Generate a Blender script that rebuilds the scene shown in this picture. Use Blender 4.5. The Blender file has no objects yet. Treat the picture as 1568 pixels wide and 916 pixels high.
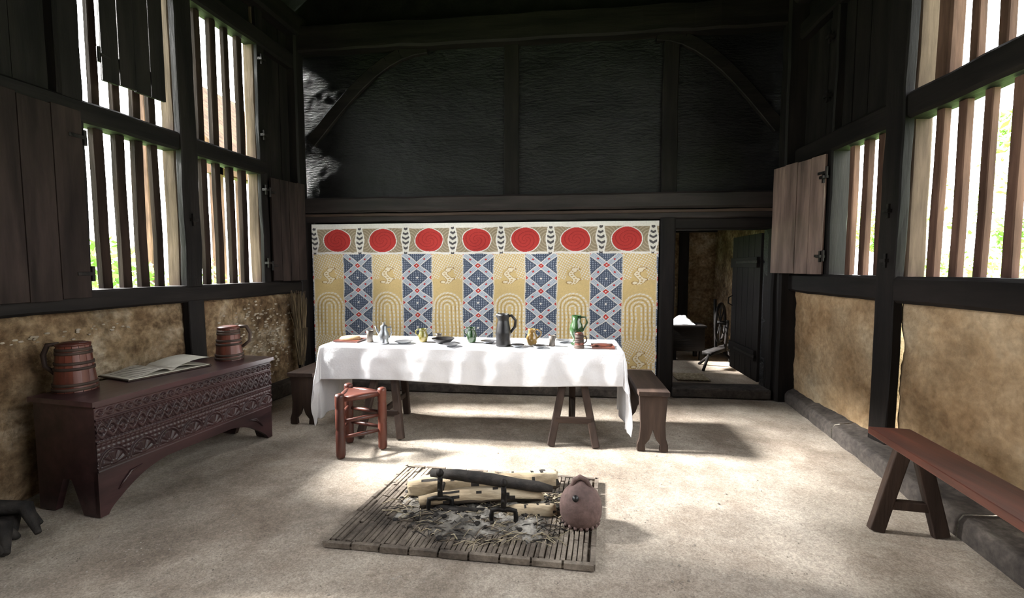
import bpy, bmesh, math, random
import numpy as np
from mathutils import Vector, Matrix, Euler, noise
random.seed(7)
S=bpy.context.scene
S.view_settings.view_transform='Standard'
S.view_settings.look='None'
S.view_settings.exposure=0.35

# ---------------------------------------------------------------- camera
cam=bpy.data.cameras.new('camera'); co=bpy.data.objects.new('camera',cam); S.collection.objects.link(co)
f=700.0
cam.sensor_width=36; cam.lens=36*f/1568; cam.clip_start=0.05; cam.clip_end=300
pitch=math.atan(48/f); yaw=math.atan(81/f*math.cos(pitch))
co.location=(0,0,1.4)
co.rotation_euler=Euler((math.pi/2-pitch,0,yaw),'XYZ')
S.camera=co

# ---------------------------------------------------------------- materials
def mat(name,cols,scale=4,detail=6,stretch=(1,1,1),rough=.8,bump=.3,bscale=30,spec=.3,metal=0,coat=0,fine=.25,dist=0.0,attr=None,bdist=.01,stain=0,sscale=1.2,nrough=.5,micro=0,mscale=200):
    m=bpy.data.materials.new(name); m.use_nodes=True
    nt=m.node_tree; N=nt.nodes; L=nt.links
    bs=N['Principled BSDF']
    bs.inputs['Roughness'].default_value=rough
    bs.inputs['Specular IOR Level'].default_value=spec
    bs.inputs['Metallic'].default_value=metal
    bs.inputs['Coat Weight'].default_value=coat
    tc=N.new('ShaderNodeTexCoord'); mp=N.new('ShaderNodeMapping'); mp.inputs['Scale'].default_value=stretch
    L.new(tc.outputs['Object'],mp.inputs['Vector'])
    n1=N.new('ShaderNodeTexNoise'); n1.inputs['Scale'].default_value=scale; n1.inputs['Detail'].default_value=detail; n1.inputs['Distortion'].default_value=dist; n1.inputs['Roughness'].default_value=nrough
    L.new(mp.outputs[0],n1.inputs['Vector'])
    if attr:
        at=N.new('ShaderNodeAttribute'); at.attribute_name=attr; colout=at.outputs['Color']
    else:
        cr=N.new('ShaderNodeValToRGB'); cr.color_ramp.interpolation='LINEAR'
        e=cr.color_ramp.elements
        while len(e)<len(cols): e.new(.5)
        for i,(p,c) in enumerate(cols):
            e[i].position=p; e[i].color=(*c,1)
        L.new(n1.outputs['Fac'],cr.inputs['Fac']); colout=cr.outputs['Color']
    n2=N.new('ShaderNodeTexNoise'); n2.inputs['Scale'].default_value=bscale; n2.inputs['Detail'].default_value=6; n2.inputs['Roughness'].default_value=.6
    L.new(mp.outputs[0],n2.inputs['Vector'])
    def scaleby(colout,fac,f0,f1,t0,t1):
        mr=N.new('ShaderNodeMapRange'); mr.inputs['From Min'].default_value=f0; mr.inputs['From Max'].default_value=f1
        mr.inputs['To Min'].default_value=t0; mr.inputs['To Max'].default_value=t1
        L.new(fac,mr.inputs['Value'])
        vm=N.new('ShaderNodeVectorMath'); vm.operation='SCALE'
        L.new(colout,vm.inputs[0]); L.new(mr.outputs[0],vm.inputs['Scale'])
        return vm.outputs[0]
    if fine>0: colout=scaleby(colout,n2.outputs['Fac'],.3,.7,1-fine,1+fine)
    if micro>0:
        n4=N.new('ShaderNodeTexVoronoi'); n4.inputs['Scale'].default_value=mscale
        L.new(tc.outputs['Object'],n4.inputs['Vector'])
        sp=N.new('ShaderNodeSeparateColor'); L.new(n4.outputs['Color'],sp.inputs[0])
        colout=scaleby(colout,sp.outputs[0],0,1,1-micro,1+micro)
    if stain>0:
        n3=N.new('ShaderNodeTexNoise'); n3.inputs['Scale'].default_value=sscale; n3.inputs['Detail'].default_value=10; n3.inputs['Roughness'].default_value=.7
        L.new(tc.outputs['Object'],n3.inputs['Vector'])
        colout=scaleby(colout,n3.outputs['Fac'],.38,.56,1-stain,1.0)
    L.new(colout,bs.inputs['Base Color'])
    if bump>0:
        bp=N.new('ShaderNodeBump'); bp.inputs['Strength'].default_value=bump; bp.inputs['Distance'].default_value=bdist
        L.new(n2.outputs['Fac'],bp.inputs['Height']); L.new(bp.outputs['Normal'],bs.inputs['Normal'])
    return m
def wood(name,c1,c2,axis='z',rough=.7,scale=6,bump=.4,spec=.3,coat=0,bscale=14,fine=.3):
    st={'x':(.12,1,1),'y':(1,.12,1),'z':(1,1,.12)}[axis]
    st=tuple(s*1.6 for s in st)
    return mat(name,[(.3,c1),(.7,c2)],scale=scale,stretch=st,rough=rough,bump=bump,bscale=bscale,spec=spec,coat=coat,fine=fine)
blk=((.0032,.0027,.0027),(.012,.0095,.0085))
T={a:wood('black_timber_'+a,blk[0],blk[1],a,rough=.66,spec=.16) for a in 'xyz'}
brn=((.022,.013,.010),(.06,.038,.028))
W={a:wood('brown_oak_'+a,brn[0],brn[1],a,rough=.65) for a in 'xyz'}
jamb=wood('jamb_oak',(.035,.024,.018),(.10,.07,.052),'z',rough=.85,spec=.1)
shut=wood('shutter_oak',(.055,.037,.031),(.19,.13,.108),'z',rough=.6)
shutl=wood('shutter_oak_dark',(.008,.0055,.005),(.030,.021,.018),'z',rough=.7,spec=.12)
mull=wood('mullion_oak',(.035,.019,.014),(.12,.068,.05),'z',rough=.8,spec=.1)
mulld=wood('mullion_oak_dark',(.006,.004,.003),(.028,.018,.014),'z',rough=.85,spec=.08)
redw={a:wood('red_stained_oak_'+a,(.03,.008,.006),(.12,.032,.018),a,rough=.4,spec=.45,bump=.15) for a in 'xyz'}
chestw=wood('carved_chest_oak',(.014,.006,.007),(.046,.020,.020),'y',rough=.42,spec=.45,bump=.15)
chesttop=wood('chest_lid_oak',(.022,.009,.011),(.06,.027,.029),'y',rough=.30,spec=.5,bump=.12)
soot=mat('sooty_wall_panel',[(.3,(.0025,.0025,.003)),(.7,(.009,.009,.0105))],scale=3,rough=.36,bump=.8,bscale=28,spec=.36,fine=.5,bdist=.014,stretch=(.5,1,1.6),stain=.5,sscale=2)
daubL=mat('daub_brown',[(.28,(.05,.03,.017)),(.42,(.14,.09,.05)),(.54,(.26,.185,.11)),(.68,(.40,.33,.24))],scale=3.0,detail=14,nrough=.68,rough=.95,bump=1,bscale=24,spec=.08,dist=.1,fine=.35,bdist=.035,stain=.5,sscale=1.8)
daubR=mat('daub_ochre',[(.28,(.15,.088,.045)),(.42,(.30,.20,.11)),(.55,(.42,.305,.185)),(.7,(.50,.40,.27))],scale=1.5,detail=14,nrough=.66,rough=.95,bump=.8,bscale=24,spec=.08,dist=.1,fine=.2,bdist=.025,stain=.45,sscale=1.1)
stonew=mat('limewash_cobble',[(.3,(.16,.125,.085)),(.6,(.38,.33,.26))],scale=9,rough=.95,bump=.5,bscale=30)
dirt=mat('dirty_curb',[(.3,(.022,.019,.018)),(.6,(.075,.064,.056)),(.75,(.16,.14,.115))],scale=3,nrough=.65,rough=.9,bump=.7,bscale=24)
flo=mat('earth_floor',[(.30,(.15,.115,.087)),(.43,(.26,.215,.172)),(.55,(.37,.32,.265)),(.70,(.47,.42,.355))],scale=.9,detail=15,nrough=.72,rough=.86,bump=.35,bscale=48,spec=.2,fine=.16,dist=.1,bdist=.006,stain=.3,sscale=.7,micro=.22,mscale=170)
grit=mat('floor_grit',[(.3,(.10,.08,.065)),(.7,(.42,.38,.33))],scale=3,rough=.9,bump=0)
iron=mat('wrought_iron',[(.3,(.006,.006,.006)),(.7,(.026,.022,.02))],scale=20,rough=.55,bump=.4,bscale=60,metal=.6)
linen=mat('white_linen',[(.3,(.66,.66,.68)),(.7,(.73,.73,.75))],scale=6,rough=.95,bump=.25,bscale=70,spec=.1,fine=.03)
clay=mat('terracotta',[(.3,(.07,.045,.041)),(.7,(.17,.11,.098))],scale=7,rough=.75,bump=.4,bscale=40)
logm=mat('split_log',[(.3,(.15,.11,.07)),(.5,(.36,.285,.19)),(.65,(.52,.44,.32))],scale=6,stretch=(.3,1.5,1.5),rough=.9,bump=.9,bscale=22)
bark=mat('bark',[(.3,(.03,.024,.019)),(.7,(.13,.10,.075))],scale=10,stretch=(.4,1.5,1.5),rough=.95,bump=1,bscale=18)
char=mat('charred_wood',[(.3,(.007,.006,.006)),(.7,(.035,.03,.026))],scale=14,rough=.8,bump=.8,bscale=25)
ash=mat('ash',[(.36,(.025,.022,.02)),(.50,(.17,.155,.135)),(.64,(.42,.395,.355))],scale=5,detail=12,nrough=.65,rough=1,bump=1,bscale=50,dist=.3)
tilem=mat('hearth_tile',[(.32,(.03,.024,.02)),(.48,(.13,.106,.085)),(.66,(.31,.265,.215))],scale=2.6,detail=12,nrough=.65,rough=.95,bump=.8,bscale=50)
leather=mat('black_leather',[(.3,(.005,.005,.006)),(.7,(.014,.013,.013))],scale=8,rough=.4,bump=.2,spec=.4)
green=mat('green_glaze',[(.3,(.008,.025,.010)),(.7,(.03,.07,.022))],scale=12,rough=.2,bump=.1,spec=.6,coat=.4)
olive=mat('olive_glaze',[(.3,(.08,.085,.02)),(.7,(.22,.17,.04))],scale=12,rough=.2,bump=.1,spec=.6,coat=.4)
honey=mat('honey_glaze',[(.3,(.16,.09,.02)),(.7,(.30,.19,.06))],scale=12,rough=.2,bump=.1,spec=.6,coat=.4)
pewter=mat('pewter',[(.3,(.16,.17,.18)),(.7,(.32,.33,.35))],scale=10,rough=.35,bump=.05,metal=.8)
horn=mat('horn',[(.3,(.04,.034,.03)),(.7,(.14,.12,.10))],scale=8,rough=.35)
bread=mat('bread_crust',[(.3,(.24,.13,.06)),(.7,(.42,.28,.15))],scale=10,rough=.9,bump=.4)
paper=mat('vellum',[(.3,(.46,.43,.36)),(.7,(.58,.55,.48))],scale=6,rough=.8,bump=.1,fine=.05)
straw=mat('broom_twigs',[(.3,(.05,.036,.022)),(.7,(.17,.125,.07))],scale=30,stretch=(1,1,.1),rough=.95,bump=.5)
strawp=mat('pale_straw',[(.3,(.20,.16,.10)),(.7,(.44,.38,.27))],scale=30,rough=.95,bump=0)
leafm=mat('leaves',[(.3,(.12,.24,.05)),(.7,(.36,.5,.16))],scale=1.2,rough=.6,bump=0,fine=0)
grass=mat('grass',[(.3,(.10,.22,.04)),(.7,(.25,.36,.12))],scale=3,rough=.9,bump=.3)
thatch=mat('thatch',[(.3,(.03,.018,.01)),(.7,(.10,.055,.03))],scale=8,stretch=(1,1,.3),rough=1,bump=1)
painted=mat('painted_cloth',None,scale=10,rough=.95,bump=.15,bscale=60,spec=.08,fine=.06,attr='Col')
darkroof=mat('sooty_thatch',[(.3,(.003,.003,.003)),(.7,(.009,.008,.008))],scale=5,rough=.9,bump=.6,spec=.1)

# ---------------------------------------------------------------- builder
class B:
    def __init__(s,fn=None,mats=None):
        s.v=[];s.f=[];s.mi=[];s.sm=[];s.fn=fn;s.mats=[];s.c=0;s.smooth=False
    def use(s,m,smooth=None):
        if m not in s.mats: s.mats.append(m)
        s.c=s.mats.index(m)
        if smooth is not None: s.smooth=smooth
        return s
    def add(s,vs,fs):
        b=len(s.v)
        for p in vs:
            s.v.append(tuple(s.fn(*p)) if s.fn else tuple(p))
        for q in fs:
            s.f.append([b+i for i in q]); s.mi.append(s.c); s.sm.append(s.smooth)
    def box(s,x0,x1,y0,y1,z0,z1):
        s.add([(x,y,z) for x in (x0,x1) for y in (y0,y1) for z in (z0,z1)],
              [(0,1,3,2),(4,6,7,5),(0,4,5,1),(2,3,7,6),(0,2,6,4),(1,5,7,3)])
    def beam(s,p0,p1,w,h,n=None,wob=.006,up=None,ch=.12,taper=1.0):
        p0=Vector(p0);p1=Vector(p1);d=p1-p0;Ln=d.length;d.normalize()
        if n is None: n=max(2,int(Ln/.25))
        if up is None: up=Vector((0,0,1)) if abs(d.z)<.9 else Vector((0,1,0))
        up=Vector(up)
        side=d.cross(up).normalized(); u=side.cross(d).normalized()
        k=min(w,h)*ch
        sec=[(-w/2+k,-h/2),(w/2-k,-h/2),(w/2,-h/2+k),(w/2,h/2-k),(w/2-k,h/2),(-w/2+k,h/2),(-w/2,h/2-k),(-w/2,-h/2+k)]
        vs=[];fs=[]
        for i in range(n+1):
            t=i/n; sc=1+(taper-1)*t
            ox=random.uniform(-wob,wob);oz=random.uniform(-wob,wob)
            for a,b_ in sec:
                q=p0+d*(Ln*t)+side*(a*sc+ox+random.uniform(-wob,wob)*.4)+u*(b_*sc+oz+random.uniform(-wob,wob)*.4)
                vs.append(q)
        for i in range(n):
            for j in range(8):
                a=i*8+j;b2=i*8+(j+1)%8
                fs.append((a,b2,b2+8,a+8))
        fs.append(tuple(range(7,-1,-1))); fs.append(tuple(range(n*8,n*8+8)))
        s.add(vs,fs)
    def tube(s,pts,rad,seg=10,cap=True,sx=1.0):
        pts=[Vector(p) for p in pts]
        if not hasattr(rad,'__len__'): rad=[rad]*len(pts)
        vs=[];fs=[];prev=None
        for i,p in enumerate(pts):
            if i==0: d=pts[1]-p
            elif i==len(pts)-1: d=p-pts[i-1]
            else: d=pts[i+1]-pts[i-1]
            d.normalize()
            if prev is None:
                a=Vector((0,0,1)) if abs(d.z)<.9 else Vector((1,0,0))
                side=d.cross(a).normalized()
            else:
                side=(prev-d*prev.dot(d)).normalized()
            prev=side; u=side.cross(d)
            for k in range(seg):
                an=2*math.pi*k/seg
                vs.append(p+side*math.cos(an)*rad[i]*sx+u*math.sin(an)*rad[i])
        n=len(pts)
        for i in range(n-1):
            for k in range(seg):
                a=i*seg+k;b=i*seg+(k+1)%seg
                fs.append((a,b,b+seg,a+seg))
        if cap:
            fs.append(tuple(range(seg-1,-1,-1)));fs.append(tuple(range((n-1)*seg,n*seg)))
        s.add(vs,fs)
    def lathe(s,prof,c,seg=28,sc=(1,1)):
        vs=[];fs=[];n=len(prof)
        for r,z in prof:
            for k in range(seg):
                a=2*math.pi*k/seg
                vs.append((c[0]+r*math.cos(a)*sc[0],c[1]+r*math.sin(a)*sc[1],c[2]+z))
        for i in range(n-1):
            for k in range(seg):
                a=i*seg+k;b=i*seg+(k+1)%seg
                fs.append((a,b,b+seg,a+seg))
        if prof[0][0]>1e-4: fs.append(tuple(range(seg-1,-1,-1)))
        if prof[-1][0]>1e-4: fs.append(tuple(range((n-1)*seg,n*seg)))
        s.add(vs,fs)
    def grid(s,fn,nu,nv):
        vs=[fn(i/nu,j/nv) for j in range(nv+1) for i in range(nu+1)]
        fs=[(j*(nu+1)+i,j*(nu+1)+i+1,(j+1)*(nu+1)+i+1,(j+1)*(nu+1)+i) for j in range(nv) for i in range(nu)]
        s.add(vs,fs)
    def prism(s,poly,fn,t0,t1):
        n=len(poly)
        vs=[fn(p[0],p[1],t0) for p in poly]+[fn(p[0],p[1],t1) for p in poly]
        fs=[tuple(range(n-1,-1,-1)),tuple(range(n,2*n))]+[(i,(i+1)%n,(i+1)%n+n,i+n) for i in range(n)]
        s.add(vs,fs)
    def obj(s,name,bevel=0,recalc=True,parent=None,solid=0):
        V=np.array(s.v,dtype=float)
        mn=V.min(0);mx=V.max(0);o=np.array([(mn[0]+mx[0])/2,(mn[1]+mx[1])/2,mn[2]])
        me=bpy.data.meshes.new(name)
        me.from_pydata([tuple(p) for p in (V-o)],[],s.f)
        for m in s.mats: me.materials.append(m)
        me.polygons.foreach_set('material_index',s.mi)
        me.polygons.foreach_set('use_smooth',s.sm)
        if recalc:
            bm=bmesh.new();bm.from_mesh(me);bmesh.ops.recalc_face_normals(bm,faces=bm.faces);bm.to_mesh(me);bm.free()
        me.update()
        ob=bpy.data.objects.new(name,me);S.collection.objects.link(ob)
        ob.location=o
        if parent:
            ob.parent=parent; ob.location=Vector(o)-parent.location
        if solid:
            md=ob.modifiers.new('solid','SOLIDIFY');md.thickness=solid;md.offset=0
        if bevel:
            md=ob.modifiers.new('bevel','BEVEL');md.width=bevel;md.segments=2;md.limit_method='ANGLE'
        return ob
def empty(name,loc=(0,0,0)):
    e=bpy.data.objects.new(name,None);S.collection.objects.link(e);e.location=loc;e.empty_display_size=.1;return e
def nz(x,y,z=0,s=1): return noise.noise(Vector((x*s,y*s,z*s)))

YB=5.15; XR=2.35
def FL(w,y,z):
    L=YB-y
    return (-3.1+w*math.cos(.04)-math.sin(.04)*L, YB-L*math.cos(.04), z)
def FR(w,y,z): return (XR-w,y,z)
YF=-2.6

# ---------------------------------------------------------------- floor
b=B().use(flo,True)
x0,x1,y0,y1=-3.6,3.0,YF-.2,8.6
b.grid(lambda u,v:(x0+u*(x1-x0),y0+v*(y1-y0),-.006+.006*nz(x0+u*(x1-x0),y0+v*(y1-y0),0,1.6)+.0035*nz(x0+u*(x1-x0),y0+v*(y1-y0),3,6)),240,360)
b.obj('floor',recalc=False)
r=np.random.RandomState(4)
b=B().use(grit,True)
n=0
while n<4200:
    x=r.uniform(-2.9,2.2);y=r.uniform(1.2,4.9)
    if noise.noise(Vector((x*.9,y*.9,5)))+.15<r.uniform(-.3,.5): continue
    if -1.3<x<.3 and 2<y<3.05: continue
    if x>2.25-(5.15-y)*.103: continue
    if x<-2.4 and 2.1<y<3.6: continue
    s=r.uniform(.0015,.0045)*(1.8 if r.rand()<.05 else 1)
    a=r.uniform(0,6.28)
    vs=[(x+s*math.cos(a+k*math.pi/2)*(1.3 if k%2 else .8),y+s*math.sin(a+k*math.pi/2),-.003) for k in range(4)]+[(x,y,-.003+s*1.1)]
    b.add(vs,[(0,1,4),(1,2,4),(2,3,4),(3,0,4)]);n+=1
b.obj('floor_grit')
b=B().use(grass)
b.box(-40,40,-30,50,-.5,-.14); b.obj('lawn')

# ---------------------------------------------------------------- side walls
def daub_panel(b,m,y0,y1,z0,z1,w=0,depth=.12,amp=.022,sd=0):
    b.use(m,True)
    nu=max(6,int((y1-y0)/.018));nv=max(6,int((z1-z0)/.018))
    def fn(u,v):
        y=y0+u*(y1-y0);z=z0+v*(z1-z0)
        e=min(u*(y1-y0),(1-u)*(y1-y0),v*(z1-z0),(1-v)*(z1-z0))
        k=-.02*max(0,1-e/.05)
        return (w+k+amp*nz(y,z,sd,3)+amp*.5*nz(y,z,sd+5,9)+amp*.3*nz(y,z,sd+7,22),y,z)
    b.grid(fn,nu,nv)
    b.use(m,False); b.box(w-depth,w-.04,y0,y1,z0,z1)

# LEFT
b=B(FL)
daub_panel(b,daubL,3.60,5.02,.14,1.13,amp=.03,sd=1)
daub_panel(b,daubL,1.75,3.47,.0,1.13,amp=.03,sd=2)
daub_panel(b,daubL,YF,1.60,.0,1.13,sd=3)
def boards(b,y0,y1,z0,z1,w0,w1,bw=.2):
    n=max(1,round((y1-y0)/bw)); d=(y1-y0)/n
    for i in range(n):
        o=random.uniform(-.006,.006)
        b.box(w0+o,w1+o,y0+i*d+.003,y0+(i+1)*d-.003,z0,z1)
b.use(T['z'],False)
boards(b,4.5,5.03,1.2,4.2,-.1,-.03)
boards(b,1.75,2.64,1.2,4.2,-.1,-.03)
boards(b,YF,-.6,1.2,4.2,-.1,-.03)
b.use(darkroof); b.box(-.12,-.101,4.5,5.15,0,4.2);b.box(-.12,-.101,1.75,2.64,0,4.2)
b.box(-.1,-.03,-.6,4.5,3.8,4.2)
wl=b.obj('wall_left')
b=B(FL).use(stonew,True)
random.seed(3)
for i in range(320):
    if i<290:
        y=random.gauss(4.45,.28);z=random.gauss(.66,.24)
        if z<.2 or z>1.06 or y<3.7 or y>4.95: continue
    else:
        y=random.uniform(2.25,3.0); z=.97+random.gauss(0,.02)
    r_=random.uniform(.009,.018)*(1 if i<290 else .7)
    wo=.03*nz(y,z,1 if i<290 else 2,3)
    b.lathe([(0.0,-.6*r_),(.7*r_,-.45*r_),(r_,0),(.7*r_,.5*r_),(0.0,.6*r_)],(.002+wo,y,z),seg=7,sc=(.5,random.uniform(1,1.7)))
b.obj('cobble_inlay',parent=wl)
random.seed(11)
def vb(b,y0,y1,z0,z1,w0,w1,m=None,wob=.005):
    b.use(m or T['z']); b.beam(((w0+w1)/2,(y0+y1)/2,z0),((w0+w1)/2,(y0+y1)/2,z1),y1-y0,w1-w0,up=(1,0,0),wob=wob)
def hb(b,y0,y1,z0,z1,w0,w1,m=None,wob=.005):
    b.use(m or T['y']); b.beam(((w0+w1)/2,y0,(z0+z1)/2),((w0+w1)/2,y1,(z0+z1)/2),w1-w0,z1-z0,up=(0,0,1),wob=wob)
b=B(FL)
vb(b,3.46,3.62,0,4.2,.0,.06)
vb(b,3.465,3.615,0,4.2,-.13,.0,jamb)
vb(b,2.6,2.75,1.2,4.2,-.12,.04)
vb(b,1.6,1.75,0,4.2,-.12,.06)
vb(b,-.75,-.6,0,4.2,-.12,.06)
vb(b,4.42,4.52,1.2,4.2,.0,.04)
vb(b,4.42,4.52,1.2,4.2,-.12,.0,jamb)
vb(b,4.99,5.15,0,4.2,-.12,.08)
hb(b,YF,5.15,1.11,1.25,-.12,.07)
hb(b,-.6,4.5,2.355,2.50,-.12,.05)
hb(b,YF,5.15,3.63,3.8,-.12,.06)
hb(b,YF,5.15,4.0,4.25,-.14,.12)
hb(b,3.66,5.0,.0,.15,-.1,.12,dirt)
b.use(iron)
for y,z in ((3.54,1.80),(4.45,2.2),(4.45,1.45),(4.45,2.75),(4.45,3.5)):
    b.box(.06,.075,y-.012,y+.012,z-.05,z+.05);b.box(.045,.09,y-.03,y+.03,z-.012,z+.012)
b.obj('trim_1')
def window(name,F,y0,y1,z0,z1,n,m,cw=.052,first=None):
    b=B(F)
    for i in range(n):
        y=y0+(i+1)*(y1-y0)/(n+1)+random.uniform(-.008,.008)
        b.use(m); r=cw/2*random.uniform(.92,1.12)
        if first and i==n-1: r=first/2
        b.beam((-.05,y+random.uniform(-.008,.008),z0),(-.05,y,z1),r*2,r*2*.8,n=3,up=(1,0,0),wob=.0025)
    return b.obj(name)
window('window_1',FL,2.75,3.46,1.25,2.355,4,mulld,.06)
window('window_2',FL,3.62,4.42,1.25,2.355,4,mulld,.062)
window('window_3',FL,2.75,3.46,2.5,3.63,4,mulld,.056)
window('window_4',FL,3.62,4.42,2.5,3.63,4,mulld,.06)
window('added_window_5',FL,-.6,1.6,1.25,2.355,8,mulld)  # unseen pair behind the camera, added for fill light and a longer sun patch
window('added_window_6',FL,-.6,1.6,2.5,3.63,8,mulld)

# RIGHT
b=B(FR)
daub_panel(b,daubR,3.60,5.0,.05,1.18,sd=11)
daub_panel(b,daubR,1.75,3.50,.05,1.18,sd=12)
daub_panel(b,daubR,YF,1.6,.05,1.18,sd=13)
b.use(T['z'],False)
boards(b,4.4,5.03,1.3,4.2,-.1,-.03)
boards(b,3.66,4.42,2.55,4.2,-.1,-.03)
boards(b,YF,-.6,1.2,4.2,-.1,-.03)
b.use(darkroof); b.box(-.12,-.101,4.4,5.15,0,4.2); b.box(-.12,-.101,3.66,4.42,2.55,4.2)
b.box(-.1,-.03,-.6,3.6,3.8,4.2)
b.obj('wall_right')
b=B(FR)
vb(b,3.47,3.66,0,4.2,.0,.07)
vb(b,3.475,3.655,1.2,4.2,-.13,.0,jamb)
vb(b,1.6,1.75,0,4.2,-.12,.06)
vb(b,-.75,-.6,0,4.2,-.12,.06)
vb(b,4.36,4.46,1.25,4.2,-.12,.04)
vb(b,4.99,5.15,0,4.2,-.12,.15)
hb(b,YF,5.15,1.155,1.34,-.12,.07)
hb(b,-.6,5.15,2.41,2.59,-.12,.05)
hb(b,YF,5.15,3.65,3.82,-.12,.06)
hb(b,YF,5.15,4.0,4.25,-.14,.12)
b.use(iron)
for y,z in ((3.56,1.80),(3.56,1.45),(4.41,2.2),(4.41,1.5),(4.41,2.9),(4.41,3.4)):
    b.box(.07,.085,y-.012,y+.012,z-.05,z+.05);b.box(.05,.10,y-.03,y+.03,z-.012,z+.012)
b.obj('trim_2')
window('window_7',FR,3.66,4.36,1.34,2.41,3,mull,.06)
window('window_8',FR,1.75,3.47,1.34,2.41,9,mull,.056)
window('window_9',FR,1.75,3.47,2.59,3.65,8,mull,.056,first=.11)
window('added_window_10',FR,-.6,1.6,1.34,2.41,8,T['z'])  # unseen pair behind the camera, added to let in fill light from the right
window('added_window_11',FR,-.6,1.6,2.59,3.65,8,T['z'])
# splayed curb along right wall
b=B().use(dirt,True)
def curbx(y): return 2.31-(5.15-y)*.103
for i,(ya,yb) in enumerate([(5.0,3.95),(3.94,2.55),(2.54,1.1),(1.09,-.8)]):
    n=40
    def fn(u,v,ya=ya,yb=yb):
        y=ya+(yb-ya)*u; fx=curbx(y)
        prof=[(fx,0),(fx-.0,.085),(fx+.02,.115),((fx+2.36)/2,.125),(2.38,.15)]
        k=v*4; j=min(3,int(k)); t=k-j
        p=prof[j];q=prof[j+1]
        x=p[0]+(q[0]-p[0])*t; z=p[1]+(q[1]-p[1])*t
        return (x+.014*nz(y,z,2,6),y,z+.010*nz(x,y,3,7)*(1 if z>0.01 else 0))
    b.grid(fn,n,16)
b.obj('baseboard_right')

# shutters
def shutter(name,p0,p1,z0,z1,m,face):
    p0=Vector((*p0,0));p1=Vector((*p1,0));d=(p1-p0);L=d.length;d.normalize();nrm=Vector((d.y,-d.x,0))*face
    F=lambda u,w,z:tuple(p0+d*u+nrm*w+Vector((0,0,z)))
    b=B(F).use(m)
    n=4
    for i in range(n):
        o=random.uniform(-.003,.003)
        b.box(i*L/n+.002,(i+1)*L/n-.002,-.012+o,.014+o,z0+random.uniform(-.006,.006),z1+random.uniform(-.006,.006))
    b.box(.03,L-.03,-.038,-.013,z0+.12,z0+.2);b.box(.03,L-.03,-.038,-.013,z1-.2,z1-.12)
    b.use(iron)
    for z in (z0+.16,z1-.16):
        b.box(-.02,L*.12,.015,.021,z-.012,z+.012)
        b.tube([(-.015,.012,z-.05),(-.015,.012,z+.05)],.012,8)
    return b.obj(name,bevel=.003)
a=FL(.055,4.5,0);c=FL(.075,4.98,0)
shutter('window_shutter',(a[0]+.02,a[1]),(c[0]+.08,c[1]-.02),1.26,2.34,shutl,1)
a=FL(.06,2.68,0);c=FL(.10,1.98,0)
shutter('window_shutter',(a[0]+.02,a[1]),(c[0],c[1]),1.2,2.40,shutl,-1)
shutter('window_shutter',(2.29,4.40),(2.12,5.02),1.345,2.40,shut,-1)
a=FL(.085,2.83,0);c=FL(.13,3.26,0)
shutter('window_shutter',(a[0],a[1]),(c[0],c[1]),2.66,3.75,T['z'],1)

# ---------------------------------------------------------------- back wall
b=B()
def bw(x0,x1,z0,z1):
    nu=max(4,int((x1-x0)/.03));nv=max(4,int((z1-z0)/.03))
    b.use(soot,True)
    b.grid(lambda u,v:(x0+u*(x1-x0),YB+.02+.016*nz(x0+u*(x1-x0),0,z0+v*(z1-z0),2.2)+.004*nz(x0+u*(x1-x0),3,z0+v*(z1-z0),11),z0+v*(z1-z0)),nu,nv)
    b.use(soot,False); b.box(x0,x1,YB+.05,YB+.16,z0,z1)
bw(-3.25,1.178,0,1.95); bw(-3.25,2.5,1.95,4.15); bw(2.16,2.5,0,1.95); bw(1.178,2.16,1.81,1.95)
b.use(darkroof,False)
b.prism([(-3.4,4.15),(2.6,4.15),(-.4,6.6)],lambda x,z,t:(x,t,z),YB+.05,YB+.16)
b.obj('wall_back')
b=B().use(darkroof)
b.box(-3.4,2.6,YF-.15,YF,0,4.15)
b.prism([(-3.4,4.15),(2.6,4.15),(-.4,6.6)],lambda x,z,t:(x,t,z),YF-.15,YF)
b.obj('wall_front')
b=B().use(darkroof)
for sx in (-1,1):
    xe=-3.55 if sx<0 else 2.75
    b.add([(xe,YF-.3,4.05),(-.4,YF-.3,6.65),(-.4,YB+.3,6.65),(xe,YB+.3,4.05),(xe,YF-.3,4.2),(-.4,YF-.3,6.8),(-.4,YB+.3,6.8),(xe,YB+.3,4.2)],
      [(0,1,2,3),(4,7,6,5),(0,4,5,1),(3,2,6,7),(0,3,7,4),(1,5,6,2)])
b.obj('ceiling')
random.seed(5)
b=B()
def bx(x0,x1,z0,z1,y0,y1,m=None,wob=.005):
    b.use(m or T['x']); b.beam((x0,(y0+y1)/2,(z0+z1)/2),(x1,(y0+y1)/2,(z0+z1)/2),y1-y0,z1-z0,up=(0,0,1),wob=wob)
def bz(x0,x1,z0,z1,y0,y1,m=None,wob=.005):
    b.use(m or T['z']); b.beam(((x0+x1)/2,(y0+y1)/2,z0),((x0+x1)/2,(y0+y1)/2,z1),x1-x0,y1-y0,up=(0,1,0),wob=wob)
railm=wood('rail_oak',(.007,.0055,.005),(.026,.02,.019),'x',rough=.6)
bx(-3.1,2.33,2.03,2.20,YB-.11,YB+.06,railm)
bx(-3.1,2.33,1.925,2.03,YB-.05,YB+.06,railm)
bx(-3.1,2.33,1.99,2.02,YB-.075,YB-.03,W['x'],wob=.003)
bx(-3.1,2.33,3.83,4.12,YB-.12,YB+.06,wob=.01)
bz(-.68,-.52,2.2,3.84,YB-.02,YB+.05)
bz(1.02,1.18,2.2,3.84,YB-.02,YB+.05)
bz(1.02,1.178,0,1.93,YB-.07,YB+.14)
bz(2.16,2.30,0,1.93,YB-.07,YB+.14)
bx(1.17,2.17,1.81,1.93,YB-.05,YB+.14)
bx(1.17,2.17,0,.10,YB-.12,YB+.16,dirt)
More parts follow.
